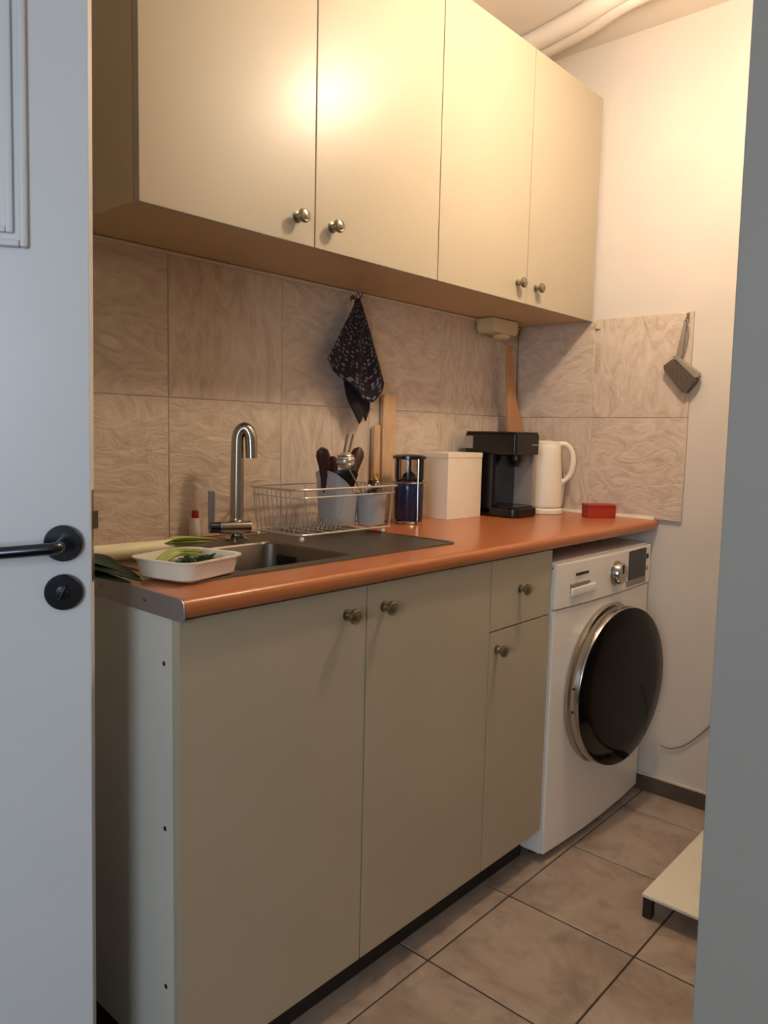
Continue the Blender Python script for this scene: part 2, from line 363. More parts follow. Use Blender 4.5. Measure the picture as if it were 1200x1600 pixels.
kh = MB().lathe([(.010, -.009), (.0095, -.0115), (.0005, -.012)], (0, 0, 0), 'y', 18).box(-.0016, .0016, -.0165, -.0115, -.011, .011).xf(Matrix.Translation((HX, 0, HZ-.0708))@Matrix.Rotation(math.radians(26), 4, 'Y'))
dloc(kh).build('turn_button', 'dark_chrome', la, bevel=.0006)
lt = MB().box(-.0015, .0008, .010, .030, HZ-.06, HZ+.075); dloc(lt).build('latch_plate', 'pewter', door)
dloc(MB().prism([(0, .012), (.008, .018), (.008, .022), (0, .027)], .026, 'z', HZ+.018)).build('latch', 'pewter', door)

# ------------------------------------------------------------------ cabinets
KNOB = None
def knob(parent, x, y, z):
    """pewter knob with a stepped ring, standing out towards -y"""
    global KNOB
    if KNOB is None:
        k = MB().lathe([(.0115, 0), (.0115, -.002), (.007, -.004), (.0055, -.012), (.0075, -.015), (.0135, -.018), (.0148, -.0215), (.0138, -.025), (.0112, -.0268), (.0098, -.0262), (.0055, -.0275), (.0005, -.0285)], (0, 0, 0), 'y', 20)
        KNOB = k.build('knob', 'pewter', None); KNOB.location = (x, y, z); attach(KNOB, parent); return KNOB
    return copy_mesh(KNOB, parent, (x, y, z), 'knob')
def front(name, x0, x1, z0, z1, y, th, parent):
    return MB().box(x0+.0015, x1-.0015, y, y+th, z0, z1).build(name, 'cream', parent, bevel=.0015)
def carcass(x0, x1, y0, y1, z0, z1, parent, left='cream_body', rails=False):
    t = .016
    MB().box(x0, x0+t, y0, y1, z0, z1).build('side_panel', left, parent, bevel=.0008)
    MB().box(x1-t, x1, y0, y1, z0, z1).build('side_panel', 'cream_body', parent, bevel=.0008)
    MB().box(x0+t, x1-t, y0, y1, z0, z0+t).build('bottom_panel', 'cream_body', parent, bevel=.0008)
    if rails:
        MB().box(x0+t, x1-t, y0, y0+.05, z1-t, z1).build('rail', 'cream_body', parent, bevel=.0008)
    else:
        MB().box(x0+t, x1-t, y0, y1, z1-t, z1).build('top_panel', 'cream_body', parent, bevel=.0008)
    MB().box(x0+t, x1-t, y1-.006, y1, z0+t, z1-t).build('back_panel', 'cream_body', parent, smooth=False)
YU = -.2874; ZUB, ZUT = 1.5444, 2.253
for x0, xm, x1, lab in ((.0828, .4950, .9168, 'cream two-door wall cabinet above the sink, nearest the open door'), (.9168, 1.3387, XR-.002, 'cream two-door wall cabinet in the corner above the coffee machine')):
    c = thing('wall_cabinet', ((x0+x1)/2, -.13, ZUB), lab, 'cabinet')
    carcass(x0+.0005, x1-.0005, YU+.0185, -.0005, ZUB, ZUT, c)
    for a, b, kx in ((x0, xm, xm-.050), (xm, x1, xm+.050)):
        d_ = front('door', a, b, ZUB-.002, ZUT, YU, .018, c); knob(d_, kx, YU, 1.594)
YB = -(D-.02); ZDB = .0966; ZTOP = .868
su = thing('sink_cabinet', (.42, -.27, 0), 'cream base cabinet with two doors under the steel sink', 'cabinet')
carcass(.0005, .8472, YB+.0185, -.03, ZDB, ZTOP, su, 'pale_panel', True)
for a, b, kx in ((0, .4206, .3655), (.4206, .8478, .4700)):
    d_ = front('door', a, b, ZDB, ZTOP-.004, YB, .018, su); knob(d_, kx, YB, .815)
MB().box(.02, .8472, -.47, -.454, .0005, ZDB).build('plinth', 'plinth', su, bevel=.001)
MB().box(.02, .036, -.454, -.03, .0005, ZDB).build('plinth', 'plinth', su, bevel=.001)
for zz in (.25, .52, .79): MB().lathe([(.004, 0), (.004, -.001), (.0005, -.0014)], (.0006, -.49, zz), 'x', 10).build('screw', 'pewter', su)
du = thing('drawer_cabinet', (.99, -.27, 0), 'narrow cream base cabinet with one drawer above a door, beside the washing machine', 'cabinet')
carcass(.8484, 1.1289, YB+.0185, -.03, ZDB, ZTOP, du)
ZDD = .6925
dr = front('drawer', .8478, 1.1294, ZDD+.0015, ZTOP-.004, YB, .018, du); knob(dr, .976, YB, .782)
d_ = front('door', .8478, 1.1294, ZDB, ZDD-.0015, YB, .018, du); knob(d_, .880, YB, .646)
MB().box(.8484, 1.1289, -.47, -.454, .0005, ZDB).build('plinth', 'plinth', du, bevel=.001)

# ------------------------------------------------------------------ worktop with a cut-out for the sink
SX0, SX1, SY0, SY1 = .072, .815, -.452, -.045      # sink outline
wt = thing('worktop', (.88, -.27, ZTOP), 'orange wood-look worktop with rounded front edge', 'worktop')
TH = .0315; zb = ZC - TH
prof = [(-.452, zb), (-.452, ZC)]
prof = [(SY0+.012, zb), (SY0+.012, ZC)]
for k in range(7):
    a = k/6*PI/2; prof.append((-D+.012-.012*math.sin(a), ZC-.012+.012*math.cos(a)))
for k in range(7):
    a = k/6*PI/2; prof.append((-D+.014-.014*math.cos(a), zb+.014-.014*math.sin(a)))
wb = MB()
# front strip, stopped by a rounded end at the right
wb.prism(prof, XR-.0005, 'x', 0)
wb.box(0, SX0+.012, SY0+.012, -.0005, zb, ZC); wb.box(SX1-.012, XR-.0005, SY0+.012, -.0005, zb, ZC); wb.box(SX0+.012, SX1-.012, SY1-.012, -.0005, zb, ZC)
wb.build('top', 'worktop', wt)
ep = [(-.0005, zb-.003), (-.0005, ZC+.0005)]
for k in range(7):
    a = k/6*PI/2; ep.append((-D+.014-.0145*math.sin(a), ZC-.014+.0145*math.cos(a)))
for k in range(7):
    a = k/6*PI/2; ep.append((-D+.010-.0105*math.cos(a), zb+.006-.010*math.sin(a)))
es = MB().prism(ep, .0026, 'x', -.0030).build('end_strip', 'alu', wt, bevel=.0004, seg=1)
for yy in (-.30, -.12, -.44): MB().lathe([(.0035, 0), (.003, -.001), (.0005, -.0012)], (-.0030, yy, ZC-.016), 'x', 10).build('screw', 'pewter', es)

# ------------------------------------------------------------------ sink
BX0, BX1, BY0, BY1, BD = .205, .495, -.418, -.150, .15
sink = thing('sink', (.44, -.25, ZC), 'steel inset sink with bowl at the left and drainer at the right', 'sink')
sr = MB()
zt = ZC+.0025
def ring(x0, x1, y0, y1, z, r, n=4): return [(p[0], p[1], z) for p in rrect(x0, x1, y0, y1, r, n)]
# rim: raised border, then flat sheet around the bowl
sr.loft([ring(SX0, SX1, SY0, SY1, ZC+.0003, .02), ring(SX0+.001, SX1-.001, SY0+.001, SY1-.001, zt+.0015, .02), ring(SX0+.008, SX1-.008, SY0+.008, SY1-.008, zt+.0015, .016), ring(SX0+.013, SX1-.013, SY0+.013, SY1-.013, zt-.0005, .014)], False, False)
def sheet(x0, x1, y0, y1, z=zt-.0005): sr.add([(x0, y0, z), (x1, y0, z), (x1, y1, z), (x0, y1, z)], [(0, 1, 2, 3)])
a0, a1, b0, b1 = SX0+.012, SX1-.012, SY0+.012, SY1-.012
sheet(a0, BX0, b0, b1); sheet(BX0, BX1, b0, BY0); sheet(BX0, BX1, BY1, b1); sheet(BX1, a1, b0, b1)
sr.build('rim', 'steel', sink)
bowl = MB()
bowl.loft([ring(BX0, BX1, BY0, BY1, zt-.0004, .001, 4), ring(BX0+.003, BX1-.003, BY0+.003, BY1-.003, zt-.006, .03, 4), ring(BX0+.012, BX1-.012, BY0+.012, BY1-.012, ZC-BD+.03, .045, 4), ring(BX0+.04, BX1-.04, BY0+.04, BY1-.04, ZC-BD, .05, 4)], False, True)
# stay clear of the worktop: corners of the square opening are closed by the sheet edge
bowl.build('bowl', 'steel', sink)
MB().lathe([(.030, 0), (.030, .0025), (.022, .003), (.019, .001)], ((BX0+BX1)/2, (BY0+BY1)/2, ZC-BD), 'z', 20).build('drain', 'chrome', sink)
MB().box(BX1-.012, BX1-.0045, -.245, -.185, ZC-.048, ZC-.024).build('overflow', 'black_plastic', sink, bevel=.002)

# ------------------------------------------------------------------ mixer tap
tap = thing('mixer_tap', (.45, -.085, zt), 'chrome mixer tap with hooked spout behind the sink bowl', 'tap')
FX, FY = .442, -.092
MB().lathe([(.026, 0), (.026, .004), (.019, .008), (.016, .012), (.016, .05), (.0145, .054)], (FX, FY, zt), 'z', 24).build('base', 'chrome', tap)
sp = [(FX, FY, .945), (FX+.001, FY, 1.02), (FX+.002, FY, 1.130)]
for k in range(1, 11):
    a = k/10*PI; sp.append((FX+.002+.0105*(1-math.cos(a)), FY-.0115*(1-math.cos(a)), 1.130+.030*math.sin(a)))
sp += [(sp[-1][0]+.0006, sp[-1][1]-.0005, 1.110), (sp[-1][0]+.0008, sp[-1][1]-.0008, 1.092)]
MB().tube(sp, [.0155]*2+[.0140]*(len(sp)-4)+[.0135, .0135], 16).build('spout', 'chrome', tap)
MB().tube([(FX+.020, FY-.026, .934), (FX-.045, FY+.004, .934)], .0155, 18).build('valve_body', 'chrome', tap, bevel=.002)
lv = MB().tube([(FX-.045, FY+.004, .934), (FX-.066, FY+.012, .935)], .013, 16)
lv.build('valve_cap', 'dark_chrome', tap)
MB().box(-.0075, .0075, -.004, .004, 0, .085).xf(Matrix.Translation((FX-.062, FY+.010, .933))@Matrix.Rotation(math.radians(-25), 4, 'Z')).build('lever', 'alu', tap, bevel=.002)

# ------------------------------------------------------------------ small bottle with red cap
bo = thing('soap_bottle', (.375, -.032, ZC), 'small white bottle with a red cap against the back wall', 'bottle')
MB().lathe([(.013, 0), (.0145, .002), (.0145, .032), (.0125, .040), (.0115, .047), (.0112, .052)], (.375, -.026, ZC), 'z', 18).build('body', 'white_plastic', bo)
MB().lathe([(.0080, .052), (.0083, .054), (.0078, .066), (.006, .0695), (.0005, .070)], (.375, -.026, ZC), 'z', 16).build('cap', 'red_plastic', bo)
bo.location = (.375, -.026, ZC)
for ch in bo.children: ch.location = (-.375, .026, -ZC)

# ------------------------------------------------------------------ vegetables and the tray
TC = Vector((.108, -.394, ZC+.0045))
tr = thing('washing_tray', TC, 'shallow white plastic tray holding green vegetables at the sink corner', 'tray')
rt_ = Matrix.Translation(TC) @ Matrix.Rotation(math.radians(14), 4, 'Z')
def tray_ring(hx, hy, z, r): return [(p[0], p[1], z) for p in rrect(-hx, hx, -hy, hy, r, 5)]
tm = MB().loft([tray_ring(.062, .055, 0, .02), tray_ring(.066, .059, .003, .022), tray_ring(.071, .065, .030, .026), tray_ring(.0765, .071, .032, .03), tray_ring(.0765, .071, .0345, .03), tray_ring(.069, .063, .034, .025), tray_ring(.063, .057, .006, .02), tray_ring(.058, .051, .004, .018)])
tm.xf(rt_).build('body', 'white_plastic', tr)

def blade(pts, widths, up=(0, 0, 1), fold=.35, th=.0012):
    """long leaf along a path: a folded strip with thickness"""
    p = [Vector(q) for q in pts]; mb = MB(); rings = []
    for i in range(len(p)):
        t = (p[min(i+1, len(p)-1)]-p[max(i-1, 0)]).normalized(); s = t.cross(Vector(up)).normalized(); n = s.cross(t)
        wd = widths[i]
        rings.append([p[i]-s*wd+n*wd*fold, p[i]-n*th, p[i]+s*wd+n*wd*fold, p[i]+s*wd+n*(wd*fold+th), p[i]+n*th, p[i]-s*wd+n*(wd*fold+th)])
    return mb.loft(rings)
lk = thing('leek', (.12, -.2, ZC), 'pale leek lying across the back of the sink edge', 'leek')
ZL = ZC+.021
stalk = bez([(-.11, -.175, ZL), (.02, -.185, ZL), (.14, -.195, ZL), (.20, -.2, ZL)], 6)
MB().tube(stalk, [.0155]*len(stalk), 14).build('stalk', 'leek_white', lk)
for dy, dz, ln, wd in ((.008, .002, .12, .011), (-.004, .006, .13, .012), (-.012, -.001, .10, .010)):
    bl = bez([(.18, -.198+dy*.3, ZL+.004), (.22, -.2+dy, ZL+.006+dz), (.18+ln, -.195+dy*2, ZL+.004)], 5)
    wds = [wd*math.sin(PI*min(1, .25+.75*i/(len(bl)-1)))**.6+.0008 for i in range(len(bl))]
    blade(bl, wds, fold=.5).build('leaf', 'leek_pale', lk)
MB().tube(bez([(-.11, -.142, ZL-.004), (.03, -.150, ZL-.002), (.15, -.158, ZL-.004), (.23, -.150, ZL-.004)], 6), [.0095]*15+[.006, .004, .002, .001], 10).build('stalk', 'leek_pale', lk)
l2 = thing('leek', (-.03, -.3, ZC), 'leek with dark blue-green leaves beside the open door', 'leek')
st2 = bez([(-.24, -.268, ZL), (-.14, -.262, ZL), (-.05, -.258, ZL)], 5)
MB().tube(st2, .014, 12).build('stalk', 'leek_pale', l2)
for k, (p1, p2, p3, wd) in enumerate((((-.08, -.26, ZL+.006), (-.03, -.30, ZL+.010), (.022, -.385, ZL-.013), .024), ((-.10, -.27, ZL+.002), (-.05, -.33, ZL+.004), (.012, -.408, ZL-.014), .023), ((-.07, -.255, ZL), (0, -.275, ZL+.008), (.02, -.32, ZL-.010), .018), ((-.13, -.29, ZL-.004), (-.07, -.345, ZL-.002), (-.01, -.41, ZL-.014), .022))):
    bl = bez([p1, p2, p3], 7); wds = [wd*(math.sin(PI*(.2+.8*i/(len(bl)-1)))**.7)+.0008 for i in range(len(bl))]
    blade(bl, wds, fold=.25).build('leaf', 'leaf_dark', l2)
# a cut stalk with a dark tuft in the tray
cv = thing('celery', TC+Vector((0, 0, .005)), 'pale green stalk with dark leaf tuft inside the white tray', 'vegetable')
base = TC + Vector((0, 0, .012))
for k, (x0, y0, x1, y1, wd) in enumerate(((-.05, .015, .035, .03, .014), (-.045, .03, .04, .045, .013), (-.055, 0, .02, .01, .012), (-.03, .04, .045, .03, .012))):
    bl = bez([base+Vector((x0, y0, .005)), base+Vector(((x0+x1)/2, (y0+y1)/2, .022)), base+Vector((x1, y1, .016))], 5)
    blade(bl, [wd*(.5+.5*i/(len(bl)-1)) for i in range(len(bl))], fold=.45, th=.002).build('stalk', 'leek_pale', cv)
random.seed(3)
tuft = MB()
for k in range(26):
    u = random.random(); a = random.uniform(0, 2*PI); c0 = base+Vector((-.035+.075*u, -.018+.012*random.uniform(-1, 1), .004))
    e = c0+Vector((.014*math.cos(a), .010*math.sin(a), random.uniform(.008, .018)))
    bl = bez([c0, (c0+e)/2+Vector((0, 0, .004)), e], 3); n = len(bl)
    m0 = blade(bl, [.006*math.sin(PI*(.15+.8*i/(n-1))) for i in range(n)], fold=.3, th=.0008); tuft.add(m0.v, m0.f)
tuft.build('leaf_tuft', 'leaf_deep', cv)['kind'] = 'stuff'

# ------------------------------------------------------------------ dish rack
RX0, RX1, RY0, RY1 = .505, .858, -.235, -.045
RZ = 1.023; RF = .918
rack = thing('dish_rack', (.67, -.14, zt), 'chrome wire dish rack on the drainer', 'dish rack')
def rr3(x0, x1, y0, y1, z, r): return [(p[0], p[1], z) for p in rrect(x0, x1, y0, y1, r, 5)]
MB().tube(rr3(RX0, RX1, RY0, RY1, RZ, .03), .0028, 8, closed=True).build('top_rim', 'wire', rack)
MB().tube(rr3(RX0+.012, RX1-.012, RY0+.012, RY1-.012, RF, .025), .0022, 8, closed=True).build('bottom_rim', 'wire', rack)
MB().tube(rr3(RX0+.004, RX1-.004, RY0+.004, RY1-.004, RZ-.018, .028), .0016, 6, closed=True).build('middle_rim', 'wire', rack)
wire0 = None
def wire(pts, r=.0014, name='wire'): return MB().tube(pts, r, 6).build(name, 'wire', rack)
for k in range(9):
    yy = RY0+.03+k*(RY1-RY0-.06)/8
    wire([(RX0, yy, RZ), (RX0+.008, yy, RF+.03), (RX0+.014, yy, RF)])
    wire([(RX1, yy, RZ), (RX1-.008, yy, RF+.03), (RX1-.014, yy, RF)])
for k in range(8):
    xx = RX0+.035+k*(RX1-RX0-.07)/7
    wire([(xx, RY0+.012, RF), (xx, RY1-.012, RF)])
for xx in (RX0+.03, RX0+.19, RX1-.04):
    wire([(xx, RY1, RZ), (xx, RY1-.010, RF)])
for xx in (RX0+.02, RX1-.03):
    wire([(xx, RY0, RZ), (xx, RY0+.012, RF)])
for j, yy in enumerate((-.185, -.105)):     # zig-zag plate holder
    zz = []
    for k in range(11): zz += [(RX0+.03+k*.015, yy, RF+.001), (RX0+.0375+k*.015, yy-.006, RF+.026)]
    MB().tube(bez(zz, 3), .0013, 6).build('plate_holder', 'wire', rack)
for xx in (RX0+.025, RX1-.05):
    for yy in (RY0+.016, RY1-.016):
        lg = MB().tube([(xx, yy, RF), (xx, yy, zt+.006)], .0022, 8).build('leg', 'wire', rack)
        MB().sphere((xx, yy, zt+.0062), .0058, 10, 8).build('foot', 'white_plastic', lg)

# ------------------------------------------------------------------ utensil caddy
ZB0 = RF+.0035
cad = thing('utensil_caddy', (.73, -.15, ZB0), 'grey plastic utensil caddy standing in the dish rack', 'caddy')
def cup(cx, cy, rx, ry, z0, ztop, slope, name, taper=.85, n=28, th=.0025, sq=1.0):
    def ringc(k, h, t):   # k scale, h 0..1
        out = []
        for i in range(n):
            a = 2*PI*i/n; c_, s_ = math.cos(a), math.sin(a)
            c_ = math.copysign(abs(c_)**sq, c_); s_ = math.copysign(abs(s_)**sq, s_)
            z = z0 + (ztop-z0)*h + slope*h*(-c_*rx)
            out.append((cx+(rx*k-t)*c_, cy+(ry*k-t)*s_, z))
        return out
    m_ = MB().loft([ringc(taper, 0, 0), ringc(taper+(1-taper)*.5, .5, 0), ringc(1, .96, 0), ringc(1.03, .97, 0), ringc(1.03, 1, 0), ringc(1, 1, th), ringc(taper+(1-taper)*.5, .5, th), ringc(taper, .03, th)])
    return m_.build(name, 'grey_plastic', cad)
cup(.738, -.122, .048, .052, ZB0, 1.014, .95, 'tall_compartment', .86, sq=.75)
cup(.808, -.176, .043, .038, ZB0, 1.004, .0, 'round_cup', .84)
# utensils in it
def handle(name, label, cat, p0, p1, w0, w1, th, m, blade_m='chrome'):
    """utensil leaning in the caddy: p0 bottom, p1 top; handle on the upper 55%"""
    p0, p1 = Vector(p0), Vector(p1); t = thing(name, p0, label, cat); ax = (p1-p0); L = ax.length; ax.normalize()
    sd = ax.cross(Vector((-.6, -.8, .1))).normalized(); nn = ax.cross(sd)
    def sec(pos, w_, t_): return [pos+sd*w_*math.cos(2*PI*k/10)+nn*t_*math.sin(2*PI*k/10) for k in range(10)]
    hp = [(.42, w0*.8), (.47, w0), (.6, w0*.85), (.75, w1), (.9, w1*1.25), (.97, w1), (1, w1*.4)]
    MB().loft([sec(p0+ax*L*h, w_, th) for h, w_ in hp]).build('handle', m, t)
    MB().loft([sec(p0+ax*L*h, w_, .0008) for h, w_ in ((0, .004), (.08, .009), (.42, .0085), (.46, .006))]).build('blade', blade_m, t)
    return t
handle('knife', 'knife with dark brown handle at the left of the caddy', 'knife', (.722, -.118, ZB0+.006), (.676, -.128, 1.116), .016, .014, .009, 'wood_dark')
handle('knife', 'knife with dark brown handle upright just behind the steel strainer', 'knife', (.742, -.108, ZB0+.006), (.742, -.098, 1.094), .013, .012, .008, 'wood_dark')
handle('knife', 'knife with dark brown handle leaning right, past the steel strainer', 'knife', (.760, -.108, ZB0+.006), (.852, -.088, 1.114), .015, .015, .009, 'wood_dark')
handle('spatula', 'flat black spatula under the strainer', 'utensil', (.755, -.135, ZB0+.006), (.735, -.150, 1.062), .017, .028, .006, 'black_plastic')
# ball strainer with twin rods and long handle
ts = thing('tea_strainer', (.70, -.17, 1.08), 'round steel mesh strainer with two thin rods sticking up from the caddy', 'strainer')
SCN = Vector((.712, -.176, 1.086))
bl = MB().sphere(SCN, .0235, 20, 12, 1, 1, .92).build('ball', 'wire', ts)
rg = MB()
for zz in (-.008, .003, .012):
    rad = math.sqrt(.0235**2-zz**2)+.0008; rg.tube([(SCN.x+rad*math.cos(2*PI*k/24), SCN.y+rad*math.sin(2*PI*k/24), SCN.z+zz) for k in range(24)], .0014, 6, closed=True)
rg.build('ring', 'pewter', bl)
for dx in (0, .020):
    MB().tube([(SCN.x-.002+dx*.8, SCN.y+.006, SCN.z+.012), (SCN.x+.016+dx, SCN.y+.010, SCN.z+.065)], .003, 8).build('rod', 'pewter', ts)
MB().tube([(SCN.x+.010, SCN.y, SCN.z-.018), (.775, -.176, 1.0), (.790, -.174, ZB0+.012)], .0022, 8).build('handle', 'chrome', ts)
# spoons lying in the round cup
for k, (bx, by, tx, ty, tz, lab) in enumerate(((.800, -.170, .790, -.186, 1.006, 'steel spoon in the round cup, leaning left'), (.815, -.172, .828, -.180, 1.014, 'steel spoon in the round cup, standing upright with its bowl up'))):
    s = thing('spoon', (bx, by, ZB0+.006), lab, 'spoon')
    MB().tube([(bx, by, ZB0+.008), (tx, ty, tz)], .0022, 8).build('handle', 'chrome', s)
    MB().sphere((tx, ty, tz+.008), .012, 12, 8, .75, .35, 1).build('bowl', 'chrome', s)
ck = thing('peeler', (.79, -.14, ZB0), 'short brown wooden utensil with a brass ring in the round cup', 'utensil')
MB().tube([(.820, -.164, ZB0+.008), (.832, -.156, 1.004)], .003, 8).build('shaft', 'chrome', ck)
MB().box(-.013, .013, -.008, .008, 0, .030).xf(Matrix.Translation((.832, -.156, 1.003))@Matrix.Rotation(.15, 4, 'Y')).build('handle', 'wood_dark', ck, bevel=.004)
MB().tube([(.846+.008*math.cos(2*PI*k/16), -.156, 1.041+.008*math.sin(2*PI*k/16)) for k in range(16)], .002, 8, closed=True).build('ring', 'brass', ck)

# ------------------------------------------------------------------ boards against the wall
for x0, x1, ztop, y, lab in ((1.024, 1.080, 1.268, -.018, 'tall narrow pale wooden board leaning on the back wall behind the press'), (.986, 1.012, 1.180, -.020, 'shorter narrow wooden board beside the tall one on the back wall')):
    b = MB().prism(rrect(x0, x1, ZC+.0005, ztop, .008, 3), .013, 'y', y)
    sh = Matrix.Translation((0, 0, ZC)) @ Matrix.Rotation(math.radians(-0.8), 4, 'X') @ Matrix.Translation((0, 0, -ZC))
    o = b.build('cutting_board', 'wood_light', bevel=.002, loc=((x0+x1)/2, y, ZC)); tag(o, lab, 'board')

# ------------------------------------------------------------------ coffee press
PX, PY, PR = 1.040, -.108, .043
pr_ = thing('coffee_press', (PX, PY, ZC), 'glass coffee press with dark blue body and metal frame', 'coffee press')
MB().lathe([(PR*.96, .012), (PR, .015), (PR, .100), (PR*.99, .114), (PR*.9, .122)], (PX, PY, ZC), 'z', 28).build('jug', 'blue_glass', pr_)
MB().lathe([(PR*.8, .122), (PR*.98, .126), (PR*.98, .186), (PR*.955, .186), (PR*.955, .126)], (PX, PY, ZC), 'z', 28, cap=False).build('glass', 'glass', pr_)
MB().lathe([(PR*1.02, .184), (PR*1.12, .186), (PR*1.12, .193), (PR*.9, .197), (.01, .199)], (PX, PY, ZC), 'z', 28).build('lid', 'dark_chrome', pr_)
MB().tube([(PX, PY, ZC+.118), (PX, PY, ZC+.188)], .0055, 10).build('plunger_rod', 'dark_chrome', pr_)
MB().lathe([(.022, .128), (.018, .14), (.006, .15)], (PX, PY, ZC), 'z', 18).build('plunger', 'dark_chrome', pr_)
for k in range(4):
    a = PI/4+.5+k*PI/2; c_, s_ = math.cos(a), math.sin(a)
    MB().tube(bez([(PX+PR*.9*c_, PY+PR*.9*s_, ZC+.003), (PX+(PR+.004)*c_, PY+(PR+.004)*s_, ZC+.012), (PX+(PR+.003)*c_, PY+(PR+.003)*s_, ZC+.10), (PX+(PR+.003)*c_, PY+(PR+.003)*s_, ZC+.186)], 5), .0024, 8).build('frame_post', 'chrome', pr_)
MB().tube([(PX+(PR+.003)*math.cos(2*PI*k/28), PY+(PR+.003)*math.sin(2*PI*k/28), ZC+.118) for k in range(28)], .0018, 6, closed=True).build('frame_ring', 'chrome', pr_)
MB().tube([(PX+PR*.9*math.cos(2*PI*k/28), PY+PR*.9*math.sin(2*PI*k/28), ZC+.004) for k in range(28)], .0032, 6, closed=True).build('frame_ring', 'chrome', pr_)

# ------------------------------------------------------------------ white box
bx = thing('storage_box', (1.287, -.088, ZC), 'plain white upright box between the press and the black coffee machine', 'box')
MB().prism(rrect(1.200, 1.376, -.128, -.022, .004, 3), .186, 'z', ZC+.0005).build('body', 'white_card', bx)
MB().prism(rrect(1.1985, 1.3775, -.1295, -.0205, .005, 3), .016, 'z', ZC+.1865).build('lid', 'white_card', bx, bevel=.0015)

# ------------------------------------------------------------------ coffee machine
cm = thing('coffee_machine', (1.47, -.135, ZC), 'black coffee machine with overhanging head beside the white kettle', 'coffee machine')
cx0, cx1, cyb, cyf = 1.400, 1.538, -.040, -.236
yc = -.150
MB().prism(rrect(cx0, cx1, yc, cyb, .006, 3), .20, 'z', ZC+.012).build('column', 'black_plastic', cm)
MB().prism(rrect(cx0-.003, cx1+.003, cyf, cyb+.001, .012, 4), .066, 'z', ZC+.198).build('head', 'black_plastic', cm, bevel=.004)
MB().prism(rrect(cx0-.006, cx1+.004, cyf+.004, cyb-.004, .012, 4), .006, 'z', ZC+.264).build('lid', 'black_plastic', cm, bevel=.002)
bs = [(p[0], p[1]) for p in rrect(cx0, cx1, cyf-.008, cyb, .028, 6)]
MB().prism(bs, .030, 'z', ZC+.0005).build('base', 'black_plastic', cm, bevel=.006)
MB().prism(rrect(cx0+.010, cx1-.010, cyf+.004, yc-.002, .02, 5), .0035, 'z', ZC+.0305).build('drip_grid', 'dark_chrome', cm, bevel=.001)
MB().box(cx0+.012, cx1-.012, yc-.004, yc+.002, ZC+.045, ZC+.195).build('rear_panel', 'dark_display', cm, bevel=.001)
MB().box(cx1-.012, cx1-.001, -.222, yc, ZC+.034, ZC+.198).build('side_strip', 'silver_plastic', cm, bevel=.002)
MB().lathe([(.020, .198), (.020, .180), (.012, .172), (.008, .160)], ((cx0+cx1)/2, -.195, ZC), 'z', 18).build('spout', 'black_plastic', cm)
MB().box(cx0-.0085, cx0-.0025, -.075, -.044, ZC+.215, ZC+.255).build('tank_window', 'silver_plastic', cm, bevel=.001)
lg = MB()
for k in range(5): lg.box(cx1-.045+k*.0072, cx1-.0395+k*.0072, cyf-.0008, cyf+.001, ZC+.228, ZC+.232)
lg.build('logo', 'silver_plastic', cm, smooth=False)

# ------------------------------------------------------------------ kettle
KX, KY = 1.650, -.196
kt = thing('kettle', (KX, KY, ZC), 'white plastic kettle with loop handle in the corner of the worktop', 'kettle')
MB().lathe([(.062, .0005), (.064, .003), (.064, .014), (.058, .020)], (KX, KY, ZC), 'z', 32).build('base', 'white_plastic', kt)
MB().lathe([(.056, .021), (.060, .026), (.060, .05), (.056, .12), (.050, .200), (.049, .226), (.047, .230)], (KX, KY, ZC), 'z', 32).build('body', 'white_plastic', kt)
MB().lathe([(.047, .230), (.046, .238), (.036, .243), (.012, .245), (.0005, .2455)], (KX, KY, ZC), 'z', 32).build('lid', 'white_plastic', kt)
hd = Vector((.62, -.78, 0)).normalized(); hz = lambda r_, z_: Vector((KX, KY, ZC))+hd*r_+Vector((0, 0, z_))
MB().tube(bez([hz(.040, .234), hz(.066, .232), hz(.086, .208), hz(.091, .168), hz(.081, .128), hz(.052, .102)], 6), .0095, 12).build('handle', 'white_plastic', kt)
MB().prism([(KX-.02, ZC+.20), (KX+.02, ZC+.20), (KX+.012, ZC+.235), (KX-.012, ZC+.235)], .03, 'y', KY+.038).build('spout', 'white_plastic', kt, bevel=.004)
wnd = MB().box(-.007, .007, -.004, .004, 0, .11).xf(Matrix.Translation(hz(.0575, .03))@Matrix.Rotation(math.atan2(hd.y, hd.x)+PI/2, 4, 'Z')@Matrix.Rotation(.07, 4, 'X')).build('level_window', 'grey_plastic', kt, bevel=.002)

# ------------------------------------------------------------------ red box
rb_ = thing('red_tin', (1.675, -.385, ZC), 'low red tin by the right wall at the worktop end', 'tin')
rrx = Matrix.Translation((1.680, -.382, ZC))@Matrix.Rotation(math.radians(-42), 4, 'Z')
MB().prism(rrect(-.048, .048, -.030, .030, .008, 4), .034, 'z', .0005).xf(rrx).build('body', 'red_tin', rb_, bevel=.002)
MB().prism(rrect(-.0495, .0495, -.0315, .0315, .009, 4), .009, 'z', .0345).xf(rrx).build('lid', 'red_tin', rb_, bevel=.002)

